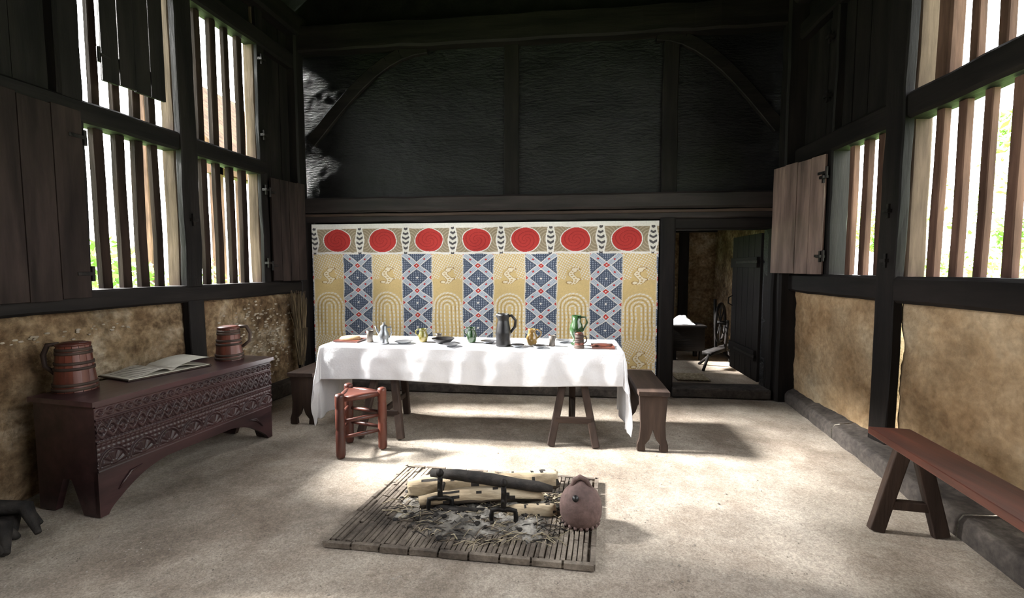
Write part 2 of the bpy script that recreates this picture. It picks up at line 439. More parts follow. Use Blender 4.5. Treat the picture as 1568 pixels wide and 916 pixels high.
bx(-3.08,1.03,.0,.10,YB-.22,YB+.05,dirt)
bz(-3.05,-2.93,.1,1.93,YB-.03,YB+.05)
for sx,xa,xb in ((1,-2.95,-1.55),(-1,2.2,.95)):
    pts=[]
    for i in range(10):
        t=i/9; x=xa+(xb-xa)*t; z=2.85+1.0*math.sin(t*math.pi/2)
        pts.append((x,YB-.0,z))
    b.use(T['x'])
    for p,q in zip(pts[:-1],pts[1:]): b.beam(p,q,.06,.13,n=1,wob=.0)
b.obj('trim_3')

# ---------------------------------------------------------------- painted cloth
CX0,CX1,CZ0,CZ1=-2.955,1.005,.10,1.905
nu,nv=960,440
X=np.linspace(CX0,CX1,nu+1);Z=np.linspace(CZ0,CZ1,nv+1)
gx,gz=np.meshgrid(X,Z)
rng=np.random.RandomState(1)
def smooth_noise(sx,sz,seed):
    r=np.random.RandomState(seed); n1=int((CX1-CX0)/sx)+3;n2=int((CZ1-CZ0)/sz)+3
    g=r.rand(n2,n1); fx=(gx-CX0)/sx; fz=(gz-CZ0)/sz
    i=fx.astype(int);j=fz.astype(int);a=fx-i;c=fz-j
    a=a*a*(3-2*a);c=c*c*(3-2*c)
    return g[j,i]*(1-a)*(1-c)+g[j,i+1]*a*(1-c)+g[j+1,i]*(1-a)*c+g[j+1,i+1]*a*c
wx=gx+.014*(smooth_noise(.12,.12,2)-.5); wz=gz+.014*(smooth_noise(.1,.1,3)-.5)
col=np.zeros((nv+1,nu+1,3))
def put(mask,c): col[mask]=c
ochre=(.64,.49,.23);white=(.76,.74,.69);slate=(.075,.095,.14);pale=(.47,.52,.58);red=(.46,.05,.045);taupe=(.29,.24,.165);brown=(.36,.235,.09)
PW=.357; PX=-2.94
pi=np.floor((wx-PX)/PW).astype(int); lx=(wx-PX)/PW-pi-.5
xm=lx*PW
yel=(pi%2==0)
put(np.ones_like(yel),ochre)
R=np.where(wz>.95,np.hypot(xm,(wz-.95)),np.abs(xm))
dots=np.where(wz>.95,np.sin(np.arctan2(wz-.95,xm)*R*150+1.0),np.sin(wz*150))>-.25
for rr in (.03,.075,.12,.162):
    put(yel&(np.abs(R-rr)<.010),(.70,.58,.34))
    put(yel&(np.abs(R-rr)<.0075)&dots,white)
for rr in (.052,.098,.14):
    put(yel&(np.abs(R-rr)<.0025),brown)
for zc,yy in ((1.29,1),(.36,1)):
    e=np.hypot(xm/.075,(wz-zc)/.095)
    reg=(wz-zc>-.02)&((wz>1.14)|(wz<.6))
    put(yel&(e<1.3)&(wz>.95 if zc>1 else wz<.6),ochre)
    put(yel&reg&(e>1.32)&(np.abs(wz-zc-.05)<.24),ochre)
    # stylised curled beast: s-shaped body, head, tail, outlined
    t=np.clip((wz-zc+.07)/.14,0,1)
    cx_=.028*np.sin(t*6.0)
    wdt=.022+.012*np.sin(t*3.14)
    inb=(wz>zc-.075)&(wz<zc+.075)
    dd=np.abs(xm-cx_)
    head=np.hypot((xm-.01)/.028,(wz-zc-.085)/.024)
    leg1=np.hypot((xm+.045)/.028,(wz-zc+.055)/.012);leg2=np.hypot((xm-.05)/.028,(wz-zc+.02)/.012);horn_=np.hypot((xm-.04)/.024,(wz-zc-.10)/.009)
    outl=(inb&(dd<wdt+.007))|(head<1.28)|(leg1<1.5)|(leg2<1.5)|(horn_<1.7)
    put(yel&outl,brown)
    ins=(inb&(dd<wdt))|(head<1)|(leg1<1)|(leg2<1)|(horn_<1)
    put(yel&ins,(.78,.71,.54))
    put(yel&inb&(dd<wdt*.35)&(np.sin(wz*260)>0),(.46,.31,.11))
    sp=(np.sin(xm*170+wz*50)*np.sin(wz*170-xm*50)>.25)&(e>1.15)&(np.abs(wz-zc-.05)<.22)&(wz<1.555)&(~outl)
    put(yel&sp&reg,white)
blu=~yel
VP=.285
s_=lx+wz/VP; t_=lx-wz/VP
fs_=s_-np.floor(s_); ft_=t_-np.floor(t_)
ds=np.minimum(fs_,1-fs_);dt=np.minimum(ft_,1-ft_)
put(blu,slate)
cen=np.maximum(np.abs(fs_-.5),np.abs(ft_-.5))
fern=(np.sin((fs_-.5)*44)*np.sin((ft_-.5)*44)>.4)
put(blu&fern&(cen<.32),(.33,.38,.44))
put(blu&(cen<.045),white)
ln=np.minimum(ds,dt)
put(blu&(ln<.14),white)
put(blu&(ln<.105),pale)
put(blu&(ln<.09)&(np.sin(wx*240)*np.sin(wz*240)>.5),(.26,.31,.40))
nod=np.maximum(ds,dt)
put(blu&(nod<.125),white)
put(blu&(nod<.10),red)
put(blu&(nod<.03),white)
mid=(np.abs(ds-.5)<.05)&(dt<.04)|(np.abs(dt-.5)<.05)&(ds<.04)
put(blu&mid,red)
edge=np.abs(np.abs(lx)-.5)*PW
put(edge<.006,(.70,.64,.5))
fr=wz>1.555
put(fr,taupe)
C0=-2.646;CP=.552
ci=np.round((wx-C0)/CP); xc=wx-(C0+ci*CP); zc=wz-1.712
rr=np.hypot(xc*.96,zc*1.16)
lines=np.sin(np.hypot(np.abs(xc)-.25,zc)*210)>.6
put(fr&lines&(rr>.17),(.44,.37,.27))
put(fr&(wz>1.85),white)
put(fr&(rr<.163),white)
put(fr&(rr<.153),red)
put(fr&(wz<1.578),white)
sp=(np.sin(rr*150+np.arctan2(zc,xc)*3)>.8)&(rr<.135)
put(fr&sp,(.32,.035,.035))
xd=np.abs(np.abs(xc)-CP/2)
tw=.046-.012*np.cos((wz-1.56)*20)
fb=fr&(wz<1.86)
put(fb&(xd<tw),white)
sg=np.sin((np.abs(xc)-CP/2)*60+wz*110)
put(fb&(xd<tw-.016),(.68,.66,.6))
put(fb&(xd<tw-.016)&(sg>.1),(.09,.085,.09))
put(wz>1.875,(.74,.73,.69))
col*= (0.84+.26*smooth_noise(.25,.25,21))[...,None]
col*= (0.92+.16*rng.rand(nv+1,nu+1))[...,None]
wav=.012*np.sin(gx*7.3+1)+.007*np.sin(gx*17+gz*2)+.006*(smooth_noise(.2,.3,31)-.5)
gy=YB-.045+wav*(.3+.7*(1.9-gz)/1.8)
V=np.stack([gx,gy,gz],-1).reshape(-1,3)
idx=np.arange((nv+1)*(nu+1)).reshape(nv+1,nu+1)
F=np.stack([idx[:-1,:-1],idx[:-1,1:],idx[1:,1:],idx[1:,:-1]],-1).reshape(-1,4)
me=bpy.data.meshes.new('painted_wall_hanging')
me.vertices.add(len(V));me.vertices.foreach_set('co',V.ravel())
me.loops.add(F.size);me.loops.foreach_set('vertex_index',F.ravel())
me.polygons.add(len(F));me.polygons.foreach_set('loop_start',np.arange(0,F.size,4))
try: me.polygons.foreach_set('loop_total',np.full(len(F),4))
except Exception: pass
me.polygons.foreach_set('use_smooth',np.ones(len(F),bool))
me.update(calc_edges=True)
ca=me.color_attributes.new('Col','FLOAT_COLOR','POINT')
ca.data.foreach_set('color',np.concatenate([col.reshape(-1,3),np.ones((len(V),1))],1).ravel())
me.materials.append(painted)
ob=bpy.data.objects.new('painted_wall_hanging',me);S.collection.objects.link(ob)

# ---------------------------------------------------------------- far room
b=B().use(daubL)
b.box(.6,2.65,8.2,8.35,0,2.6); b.box(2.55,2.65,5.3,8.3,0,2.6)
b.box(.45,.6,5.3,6.5,0,2.6);b.box(.45,.6,7.3,8.35,0,2.6);b.box(.45,.6,6.5,7.3,0,1.1);b.box(.45,.6,6.5,7.3,1.75,2.6)  # gap in this side wall is an unseen opening added to light the room
b.use(T['z']); b.box(1.95,2.1,8.12,8.2,0,2.5); b.box(.6,2.55,8.1,8.2,2.0,2.15)
b.box(.45,2.65,5.3,8.35,2.6,2.7)
b.obj('wall_far_room')
b=B().use(T['z'])
for i in range(5):
    b.box(2.14,2.175,5.33+i*.17,5.33+i*.17+.165,.12,1.78)
b.use(T['y']);b.box(2.11,2.14,5.36,6.15,.35,.47);b.box(2.11,2.14,5.36,6.15,1.4,1.52)
b.use(iron);b.box(2.10,2.11,5.33,5.95,.39,.42);b.box(2.10,2.11,5.33,5.95,1.45,1.48)
b.tube([(2.12,6.08,.92),(2.07,6.08,.95),(2.07,6.08,1.02),(2.12,6.08,1.05)],.008,8)
b.obj('door_1',bevel=.003)
b=B().use(T['x'])
b.box(1.62,2.1,7.1,7.5,.14,.5);b.box(1.6,2.12,7.08,7.52,.5,.53)
for x in (1.63,2.03):
    for y in (7.11,7.43): b.box(x,x+.06,y,y+.06,0,.16)
b.obj('small_coffer',bevel=.004)
b=B().use(linen,True)
b.grid(lambda u,v:(1.62+u*.36,7.12+v*.34,.535+.12*math.sin(u*math.pi)*math.sin(v*math.pi)*(1+.4*nz(u,v,0,5))),14,14)
b.obj('folded_linen',solid=.008)
b=B().use(T['z'],True)
wc=(2.20,6.75,.62);R0=.27
pts=[(wc[0]+R0*math.cos(a*math.pi/16)*.5,wc[1]+R0*math.cos(a*math.pi/16)*.8,wc[2]+R0*math.sin(a*math.pi/16)) for a in range(33)]
b.tube(pts,.02,8)
for a in range(8):
    q=pts[a*4]; b.tube([wc,q],.009,6)
b.tube([(wc[0]-.06,wc[1]+.04,wc[2]),(wc[0]+.06,wc[1]-.04,wc[2])],.03,10)
b.tube([(2.16,6.79,.22),(2.14,6.82,.95)],.022,8);b.tube([(2.26,6.71,.22),(2.28,6.70,.66)],.022,8)
b.beam((1.95,6.5,.22),(2.42,6.95,.26),.14,.05,n=2,wob=0)
for p,q in (((1.98,6.5,.21),(1.88,6.40,0)),((2.38,6.9,.23),(2.45,7.05,0)),((2.25,6.72,.2),(2.42,6.55,0)),((2.1,6.7,.2),(1.95,6.85,0))): b.tube([p,q],.02,8)
b.obj('spinning_wheel')
b=B().use(strawp,True)
b.grid(lambda u,v:(1.40+u*.4,5.8+v*.4,.006+.01*abs(nz(u,v,1,6))),12,12)
b.obj('rush_mat',solid=.008)

# ---------------------------------------------------------------- table + cloth
TX0,TX1,TY0,TY1,TZ=-2.03,.45,3.60,4.18,.742
table_grp=empty('trestle_table',((TX0+TX1)/2,(TY0+TY1)/2,0))
b=B().use(W['x'])
for i in range(3): b.box(TX0,TX1,TY0+i*(TY1-TY0)/3+.002,TY0+(i+1)*(TY1-TY0)/3-.002,TZ-.035,TZ)
def trestle(b,x):
    b.use(W['y']); b.beam((x,TY0+.03,TZ-.075),(x,TY1-.03,TZ-.075),.11,.08,n=2,wob=0)
    b.use(W['z'])
    b.beam((x-.175,TY0-.07,0),(x-.045,TY0+.1,TZ-.07),.06,.05,n=2,wob=.001,up=(0,1,0))
    b.beam((x+.175,TY0-.07,0),(x+.045,TY0+.1,TZ-.07),.06,.05,n=2,wob=.001,up=(0,1,0))
    b.beam((x,TY1+.0,0),(x,TY1-.12,TZ-.07),.06,.05,n=2,wob=.001,up=(0,1,0))
    b.use(W['x']); b.beam((x-.14,TY0-.035,.2),(x+.14,TY0-.035,.2),.025,.05,n=1,wob=0)
    b.use(W['y']); b.beam((x,TY0-.03,.2),(x,TY1-.03,.2),.03,.045,n=1,wob=0)
trestle(b,.075);trestle(b,-1.50)
b.obj('table_frame',bevel=.003,parent=table_grp)
OX,OY=.62,.285
b=B().use(linen,True)
def cl(u,v):
    s=TX0-OX+u*(TX1-TX0+2*OX); t=TY0-OY+v*(TY1-TY0+2*OY)
    cx=min(max(s,TX0),TX1);cy=min(max(t,TY0),TY1)
    ox=s-cx;oy=t-cy;L=math.hypot(ox,oy)
    z=TZ+.006+.002*nz(s,t,0,6)
    if L<1e-6: return (s,t,z)
    dx,dy=ox/L,oy/L
    ph=math.atan2(abs(oy),abs(ox)); cor=math.sin(2*ph)
    out=.014+min(L,.1)*.08+.12*L*cor*cor
    along=(s if abs(oy)>abs(ox) else t)
    fold=.5+.5*math.sin(along*19+2.5*nz(s,t,1,1.5))
    out+=fold*.024*min(1,L/.2)*(1-.5*cor)+.010*nz(s,t,5,8)*min(1,L/.1)
    if cor>.05: out+=.02*math.sin(ph*14)*L
    drop=L*(1-.02*fold)
    px=cx+dx*out; py=cy+dy*out
    return (px,py,max(.03,z-drop+.012*math.sin(s*3.1)*min(1,L/.25)))
b.grid(cl,360,120)
b.obj('tablecloth',recalc=False,solid=.003,parent=table_grp)

# ---------------------------------------------------------------- benches at table ends
def boardbench(name,x0,x1,y0,y1,h=.47):
    b=B().use(W['y'])
    b.box(x0,x1,y0,y1,h-.035,h)
    b.box(x0+.02,x0+.045,y0+.05,y1-.05,h-.11,h-.035);b.box(x1-.045,x1-.02,y0+.05,y1-.05,h-.11,h-.035)
    w=x1-x0;cx=(x0+x1)/2
    hw=w/2
    half=[(hw,0),(hw,.05),(hw*.86,.1),(hw*.8,.2),(hw*.86,.32),(hw*.92,h-.035)]
    arch=[(-hw*.45,0),(-hw*.5,.05),(-hw*.22,.09),(0,.17),(hw*.22,.09),(hw*.5,.05),(hw*.45,0)]
    poly=half+[(-a,z) for a,z in reversed(half)]+arch
    b.use(W['z'])
    for ya in (y0+.03,y1-.07):
        b.prism([(cx+a,z) for a,z in poly],lambda x,z,t:(x,t,z),ya,ya+.035)
    return b.obj(name,bevel=.003)
boardbench('oak_bench',.56,.79,3.47,4.25)
boardbench('oak_bench',-2.44,-2.20,3.74,4.5)

# ---------------------------------------------------------------- stool
b=B().use(redw['z'],True)
P3=[(-1.63,3.12),(-1.395,3.33),(-1.71,3.42)]
for (x,y) in P3:
    b.lathe([(.028,0),(.034,.02),(.034,.2),(.030,.21),(.034,.22),(.034,.36),(.030,.37),(.034,.38),(.034,.46),(.03,.475),(.012,.482)],(x,y,0),seg=16)
cx=sum(p[0] for p in P3)/3;cy=sum(p[1] for p in P3)/3
b.use(redw['x'],False)
tri=[(cx+(x-cx)*1.04,cy+(y-cy)*1.04) for x,y in P3]
b.prism(tri,lambda x,y,t:(x,y,t),.425,.45)
b.use(redw['x'],True)
for i in range(3):
    a=P3[i];c=P3[(i+1)%3]
    for z,r_ in ((.15+.02*i,.014),(.27+.015*i,.014),(.435,.022)):
        b.tube([(a[0],a[1],z),((a[0]+c[0])/2,(a[1]+c[1])/2,z),(c[0],c[1],z)],[r_*.8,r_*1.15,r_*.8],10)
b.obj('turned_stool')

# ---------------------------------------------------------------- chest
ux=Vector((.1245,.992,0));uy=Vector((-.992,.1245,0));O=Vector((-2.575,2.19,0))
FC=lambda u,d,z:tuple(O+ux*u+uy*d+Vector((0,0,z)))
b=B(FC)
CL,CD,CH=1.29,.46,.665
b.use(chesttop);b.box(-.02,CL+.02,-.025,CD+.01,CH-.028,CH)
b.use(chestw)
for u0 in (.0,CL-.035):
    b.prism([(0,0),(0,CH-.028),(CD,CH-.028),(CD,0),(CD-.12,0),(CD-.15,.08),(CD/2+.03,.2),(CD/2-.03,.2),(.15,.08),(.12,0)],lambda d,z,t:(t,d,z),u0,u0+.035)
b.box(.035,CL-.035,.03,.05,.24,CH-.03);b.box(.035,CL-.035,CD-.03,CD,.2,CH-.03);b.box(.035,CL-.035,.04,CD-.02,.22,.245)
def apron(t):
    s=t if t<.5 else 1-t
    L=s*CL
    if L<.045: return 0.0
    if L<.06: return .03*(L-.045)/.015
    if L<.40:
        q=(L-.06)/.34
        return .03+.17*q+.035*math.sin(q*math.pi)
    return .20
n=90
vs=[];fs=[]
for i in range(n+1):
    u=i/n*CL;z=apron(i/n)
    vs+= [(u,-.004,z),(u,-.004,.26),(u,.028,z),(u,.028,.26)]
for i in range(n):
    a=i*4;c=a+4
    fs+=[(a,c,c+1,a+1),(a+2,a+3,c+3,c+2),(a,a+2,c+2,c),(a+1,c+1,c+3,a+3)]
fs+=[(0,1,3,2),(n*4,n*4+2,n*4+3,n*4+1)]
b.add(vs,fs)
b.use(chestw,True)
for uc,sg_ in ((.10,1),(CL-.10,-1)):
    for k in range(3):
        b.tube([(uc+sg_*.0,-.006,.12),(uc+sg_*(.03+.02*k),-.011,.16+.02*k),(uc+sg_*(.08+.03*k),-.006,.19+.012*k)],[.003,.008,.002],6)
z0c,z1c=.255,CH-.03
Hc=z1c-z0c
def relief(u,v):
    U=u*CL;Vv=v*Hc
    h=0
    if Vv<.012 or Vv>Hc-.012: h=.007
    elif .012<=Vv<.165:
        p=.165;k=(U%p)-p/2;z=Vv-.03
        r=math.hypot(k,z*.85)
        if z<0: h=.004
        elif r<.018: h=.009
        elif r<.062:
            an=math.atan2(z,k); h=.009*abs(math.sin(an*5))**.6
        elif r<.068: h=-.004
        elif r<.078: h=.009
        elif r<.083: h=-.004
        else: h=.006*abs(math.sin(U*120)*math.sin(Vv*110))
    elif Vv<.178: h=.007
    elif Vv<.295:
        p=.11;ph=2*math.pi*U/p;m=.236
        d1=abs(Vv-(m+.038*math.sin(ph)));d2=abs(Vv-(m-.038*math.sin(ph)))
        if min(d1,d2)<.010: h=.009
        else:
            k=(U%(p/2))-p/4; r=math.hypot(k,Vv-m)
            h=.007 if r<.012 else (.004 if abs(math.sin(U*150+Vv*100))>.8 else -.005)
    elif Vv<.305: h=.007
    else:
        p=.052;k=(U%p)-p/2;r=math.hypot(k,Vv-.338)
        h=.009 if (.012<r<.02 or r<.006) else -.004
    return (U,-.006-h,z0c+Vv)
b.grid(relief,430,125)
b.obj('carved_oak_chest',recalc=True)

def coopered(name,c,h,rb,rt,ang,m=None):
    b=B().use(redw['z'],True)
    n=16
    for k in range(n):
        a0=2*math.pi*k/n+.012;a1=2*math.pi*(k+1)/n-.012
        vs=[]
        for z,r in ((0,rb),(h*.5,(rb+rt)/2*.985),(h,rt)):
            for a in (a0,(a0+a1)/2,a1):
                vs.append((c[0]+r*math.cos(a),c[1]+r*math.sin(a),c[2]+z))
        b.add(vs,[(0,1,4,3),(1,2,5,4),(3,4,7,6),(4,5,8,7)])
    b.lathe([(0.0,.01),(rb*.98,.01),(rb*.98,0.02),(rt*.97,h-.02),(rt*.9,h-.018),(0.0,h-.018)],c,seg=32)
    b.use(W['x'],True)
    for zf in (.06,.16,.5,.62,.84,.92):
        r=rb+(rt-rb)*zf+.004
        z=zf*h
        b.lathe([(r-.004,z-.009),(r,z-.008),(r,z+.008),(r-.004,z+.009)],c,seg=36)
    b.use(redw['x'],True)
    b.lathe([(rt*1.05,h),(rt*1.05,h+.012),(rt*.7,h+.02),(0.0,h+.022)],c,seg=30)
    ca,sa=math.cos(ang),math.sin(ang)
    hp=[(rt*.95,h+.01),(rt+.05,h+.005),(rt+.075,h*.8),(rt+.07,h*.55),(rb*.9,h*.36)]
    if h<.15: hp=[(rt*.95,h*.9),(rt+.02,h*.9),(rt+.03,h*.7),(rt+.028,h*.5),(rb*.9,h*.3)]
    q=1 if h>.15 else .4
    b.use(W['z'],True)
    b.tube([(c[0]+r*ca,c[1]+r*sa,c[2]+z) for r,z in hp],[.012*q,.014*q,.014*q,.013*q,.012*q],10)
    return b.obj(name)
coopered('wooden_tankard',(-2.93,2.40,.666),.27,.105,.078,math.radians(200))
coopered('wooden_tankard',(-2.68,3.36,.666),.25,.10,.075,math.radians(40))
cb=Vector((-2.87,2.90,.667));ea=Vector((.28,.96,0)).normalized();eb=Vector((-.96,.28,0)).normalized()
FB=lambda u,v,z:tuple(cb+ea*u+eb*v+Vector((0,0,z)))
b=B(FB).use(W['x']);b.box(-.27,.27,-.17,.17,0,.008)
b.use(paper,True)
for sgn in (-1,1):
    b.grid(lambda u,v,s=sgn:(s*u*.26,-.16+v*.32,.012+.028*math.exp(-((u-.25)/.35)**2)*min(1,u*6+.2)+(.0 if u<.98 else -.006)),24,4)
    b.use(paper,False);b.box(*( (0.0,.262) if sgn>0 else (-.262,0.0)),-.16,.16,.008,.013);b.use(paper,True)
b.grid(lambda u,v:(.02+u*.25,-.15+v*.30,.03+.05*math.sin(u*1.6)*(1-u*.35)),16,4)
b.use(horn,False)
for k in range(9):
    uu=-(.05+.022*k)
    zz=.012+.028*math.exp(-((abs(uu)/.26-.25)/.35)**2)
    b.box(uu-.002,uu+.002,-.12,.12,zz-.001,zz+.0008)
b.obj('open_book')

# ---------------------------------------------------------------- table ware
zt=TZ+.011
def pot(name,c,prof,m,handle=None,spout=None,seg=28,hm=None,sc=(1,1)):
    b=B().use(m,True);b.lathe(prof,c,seg=seg,sc=sc)
    if handle:
        ang,pts,r=handle;ca,sa=math.cos(ang),math.sin(ang)
        b.use(hm or m,True);b.tube([(c[0]+p*ca,c[1]+p*sa,c[2]+z) for p,z in pts],r,8)
    if spout:
        ang,pts,r=spout;ca,sa=math.cos(ang),math.sin(ang)
        b.tube([(c[0]+p*ca,c[1]+p*sa,c[2]+z) for p,z in pts],r,10)
    return b.obj(name)
def jugprof(h,rb,rm,rn,rt):
    o=[(rb,0),(rb*1.05,.01*h),(rm*.9,.2*h),(rm,.38*h),(rm*.88,.56*h),(rn*1.1,.72*h),(rn,.8*h),(rt,h)]
    q=[]
    for i in range(len(o)-1):
        for k in range(3):
            t=k/3; q.append((o[i][0]*(1-t)+o[i+1][0]*t,o[i][1]*(1-t)+o[i+1][1]*t))
    q.append(o[-1]); q+=[(rt*.86,h*.99),(rn*.8,.8*h),(rn*.8,.5*h),(0.0,.45*h)]
    return q
def hpts(h,rn,rm): return [(rn*.9,.92*h),(rn+.35*rm,.95*h),(rm*1.55,.8*h),(rm*1.5,.6*h),(rm*.95,.42*h)]
pot('leather_jug',(-.505,3.74,zt),jugprof(.265,.062,.066,.045,.05),leather,(.1,hpts(.265,.045,.066),.012),(math.pi-.2,[(.03,.235),(.055,.262)],[.025,.016]))
pot('green_glazed_jug',(.10,3.84,zt),[(.045,0),(.05,.01),(.028,.03),(.026,.05),(.05,.09),(.058,.13),(.05,.17),(.036,.20),(.04,.25),(.034,.248),(.03,.2),(.0,.16)],green,(0.0,[(.034,.235),(.075,.235),(.088,.19),(.055,.12)],.008))
coopered('small_wooden_tankard',(.12,3.70,zt),.105,.038,.031,0.2)
pot('olive_glazed_jug',(-1.23,3.86,zt),jugprof(.115,.03,.045,.03,.033),olive,(3.0,hpts(.115,.03,.045),.007))
pot('olive_glazed_jug',(-.80,3.88,zt),jugprof(.13,.03,.046,.03,.034),green,(3.0,hpts(.13,.03,.046),.007))
pot('honey_glazed_jug',(-.27,3.80,zt),jugprof(.135,.032,.05,.03,.032),honey,(0.2,hpts(.135,.03,.05),.007))
pot('pewter_flagon',(-1.53,3.72,zt),[(.042,0),(.045,.01),(.036,.02),(.043,.06),(.04,.09),(.026,.12),(.03,.15),(.02,.16),(.006,.166),(.01,.178),(0.0,.182)],pewter,(.2,[(.026,.14),(.06,.14),(.066,.09),(.042,.05)],.006),(math.pi,[(.035,.07),(.06,.11),(.075,.15)],[.012,.009,.006]))
pot('horn_beaker',(-1.69,3.80,zt),[(.028,0),(.026,.05),(.032,.10),(.028,.1),(.022,.03),(0.0,.02)],horn)
pot('horn_beaker',(-.10,3.78,zt),[(.026,0),(.024,.04),(.03,.085),(.026,.085),(.02,.03),(0.0,.02)],horn)
pot('horn_beaker',(-1.13,4.0,zt),[(.026,0),(.024,.03),(.028,.055),(.024,.055),(.02,.03),(0.0,.02)],horn)
for i,(x,y,m,r_) in enumerate([(-1.37,3.76,pewter,.08),(-1.04,3.82,horn,.10),(-.93,3.66,pewter,.07),(-.65,3.86,pewter,.07),(-.38,3.69,pewter,.06),(-.20,3.67,pewter,.06),(-.01,3.97,pewter,.07)]):
    pot('pewter_plate' if m is pewter else 'wooden_bowl',(x,y,zt),[(r_*.55,0),(r_*.6,.003),(r_*.97,.018 if m is pewter else .035),(r_,.02 if m is pewter else .04),(r_*.93,.018 if m is pewter else .036),(r_*.5,.006),(0.0,.006)],m if m is pewter else leather)
def board(name,x0,x1,y0,y1,m2=None,hh=.03):
    b=B().use(redw['x']);b.box(x0,x1,y0,y1,zt,zt+.014)
    if m2:
        b.use(m2,True)
        cx,cy=(x0+x1)/2,(y0+y1)/2;rx,ry=(x1-x0)*.42,(y1-y0)*.4
        b.lathe([(1,0),(1.03,.2*hh),(.9,.7*hh),(.5,hh),(0.0,1.05*hh)],(cx,cy,zt+.014),seg=24,sc=(rx,ry))
    return b.obj(name)
board('bread_board',-2.0,-1.78,3.74,3.94,bread,.03)
board('bread_board',.22,.40,3.66,3.86,redw['y'],.012)

# ---------------------------------------------------------------- hearth
hearth=empty('open_hearth',(-.45,2.5,0))
C=[Vector((-1.20,2.08,0)),Vector((.15,2.05,0)),Vector((.23,2.95,0)),Vector((-1.09,3.0,0))]
def HB(u,v,z):
    p=(C[0]*(1-u)+C[1]*u)*(1-v)+(C[3]*(1-u)+C[2]*u)*v
    return (p.x,p.y,z)
b=B(HB).use(tilem)
b.box(0.005,.995,.005,.995,0.0,.012)
random.seed(2)
n=50
for i in range(n):
    u0=.025+i*(.95/n);u1=u0+.95/n*.78
    v=.03
    while v<.965:
        l=random.uniform(.14,.3);v1=min(.97,v+l)
        h=.027+random.uniform(-.007,.007)
        du=random.uniform(-.002,.002)
        b.box(u0+du,u1+du,v,v1-.006,.005,h)
        v=v1
for k in range(9):
    b.box(k/9+.004,(k+1)/9-.004,random.uniform(-.004,.002),.025,0,.03+random.uniform(-.004,.003));b.box(k/9+.004,(k+1)/9-.004,.975,1,0,.03)
for k in range(6):
    b.box(0,.018,k/6+.004,(k+1)/6-.004,0,.03);b.box(.982,1,k/6+.004,(k+1)/6-.004,0,.03)
b.obj('hearth_tiles',bevel=.003,parent=hearth)
hx,hy=-.42,2.50
b=B().use(ash,True)
def ashf(u,v):
    r=v;a=u*2*math.pi
    k=1+.3*nz(math.cos(a),math.sin(a),0,1.7)+.12*nz(math.cos(a),math.sin(a),3,5)
    x=hx+.54*r*math.cos(a)*k;y=hy+.33*r*math.sin(a)*k
    return (x,y,.012+.052*(1-r*r)+.022*nz(x,y,0,16)*(1-r)+.014*nz(x,y,5,40)*(1-r*.6))
b.grid(ashf,130,48)
b.obj('ash_heap',parent=hearth)
b=B()
for i in range(620):
    a=random.uniform(0,6.28);r=random.uniform(0,1)**.6
    x=hx+.58*r*math.cos(a);y=hy-.02+.34*r*math.sin(a)
    z=.03+.038*(1-r)
    if i%8==0:
        b.use(char,True);s=random.uniform(.006,.02)
        q=[(random.uniform(.7,1.1)*s) for _ in range(3)]
        b.lathe([(0.0,-q[0]*.6),(q[0],-q[0]*.4),(q[1],.3*s),(0.0,q[2]*.6)],(x,y,z),seg=6,sc=(1,random.uniform(.6,1.4)))
    else:
        b.use((strawp,char,bark,strawp)[i%4],True)
        an=random.gauss(.15,.6);l=random.uniform(.01,.07)
        b.tube([(x-l*math.cos(an),y-l*math.sin(an),z-.004),(x,y,z+random.uniform(.002,.014)),(x+l*math.cos(an),y+l*math.sin(an),z-.003)],random.uniform(.001,.0035),4)
b.obj('charcoal_and_straw',parent=hearth)
def splitlog(b,p0,p1,r,seed=0,flat=.0,bow=.0):
    random.seed(seed)
    p0=Vector(p0);p1=Vector(p1);d=(p1-p0);n=22
    side=d.cross(Vector((0,0,1))).normalized();u=side.cross(d).normalized()
    seg=18;vs=[];fs=[]
    for i in range(n+1):
        t=i/n;c=p0+d*t+u*bow*math.sin(t*math.pi)+side*.012*nz(t*3,seed,0,1)
        for k in range(seg):
            a=2*math.pi*k/seg
            rr=r*(1+.28*nz(math.cos(a)*2,math.sin(a)*2+seed,t*4,1.0)+.14*nz(math.cos(a)*5,math.sin(a)*5,t*9+seed,1.3))*(1-.25*abs(2*t-1)**4)
            x,z=math.cos(a)*rr,math.sin(a)*rr
            if z>r*.45: z=r*.45+(z-r*.45)*.45
            if x>r*.6: x=r*.6+(x-r*.6)*.45
            x,z=x*math.cos(flat)-z*math.sin(flat),x*math.sin(flat)+z*math.cos(flat)
            vs.append(c+side*x+u*z+d.normalized()*(.03*nz(x*20,z*20,seed)*(1 if i in (0,n) else 0)))
    b.use(logm,True)
    for i in range(n):
        for k in range(seg):
            a=i*seg+k;c=i*seg+(k+1)%seg
            fs.append((a,c,c+seg,a+seg))
    b0=len(b.f)
    b.add(vs,fs+[tuple(range(seg-1,-1,-1)),tuple(range(n*seg,n*seg+seg))])
    b.use(bark); bi=b.c; b.use(char); ci=b.c
    for j in range(n*seg):
        k=j%seg;i=j//seg
        if 10<=k<=15: b.mi[b0+j]=bi
        if nz(i*.35,k*.5,seed,1)>.4: b.mi[b0+j]=ci
b=B()
splitlog(b,(-.92,2.58,.08),(-.40,2.72,.085),.074,seed=1)
splitlog(b,(-.44,2.68,.085),(-.04,2.80,.085),.075,seed=5,flat=.3)
splitlog(b,(-.80,2.44,.075),(-.12,2.55,.10),.048,seed=2,flat=.4,bow=.03)
splitlog(b,(-.3,2.42,.06),(-.04,2.48,.055),.045,seed=8,flat=.3)
b.obj('firewood_logs',parent=hearth)
b=B().use(char,True)
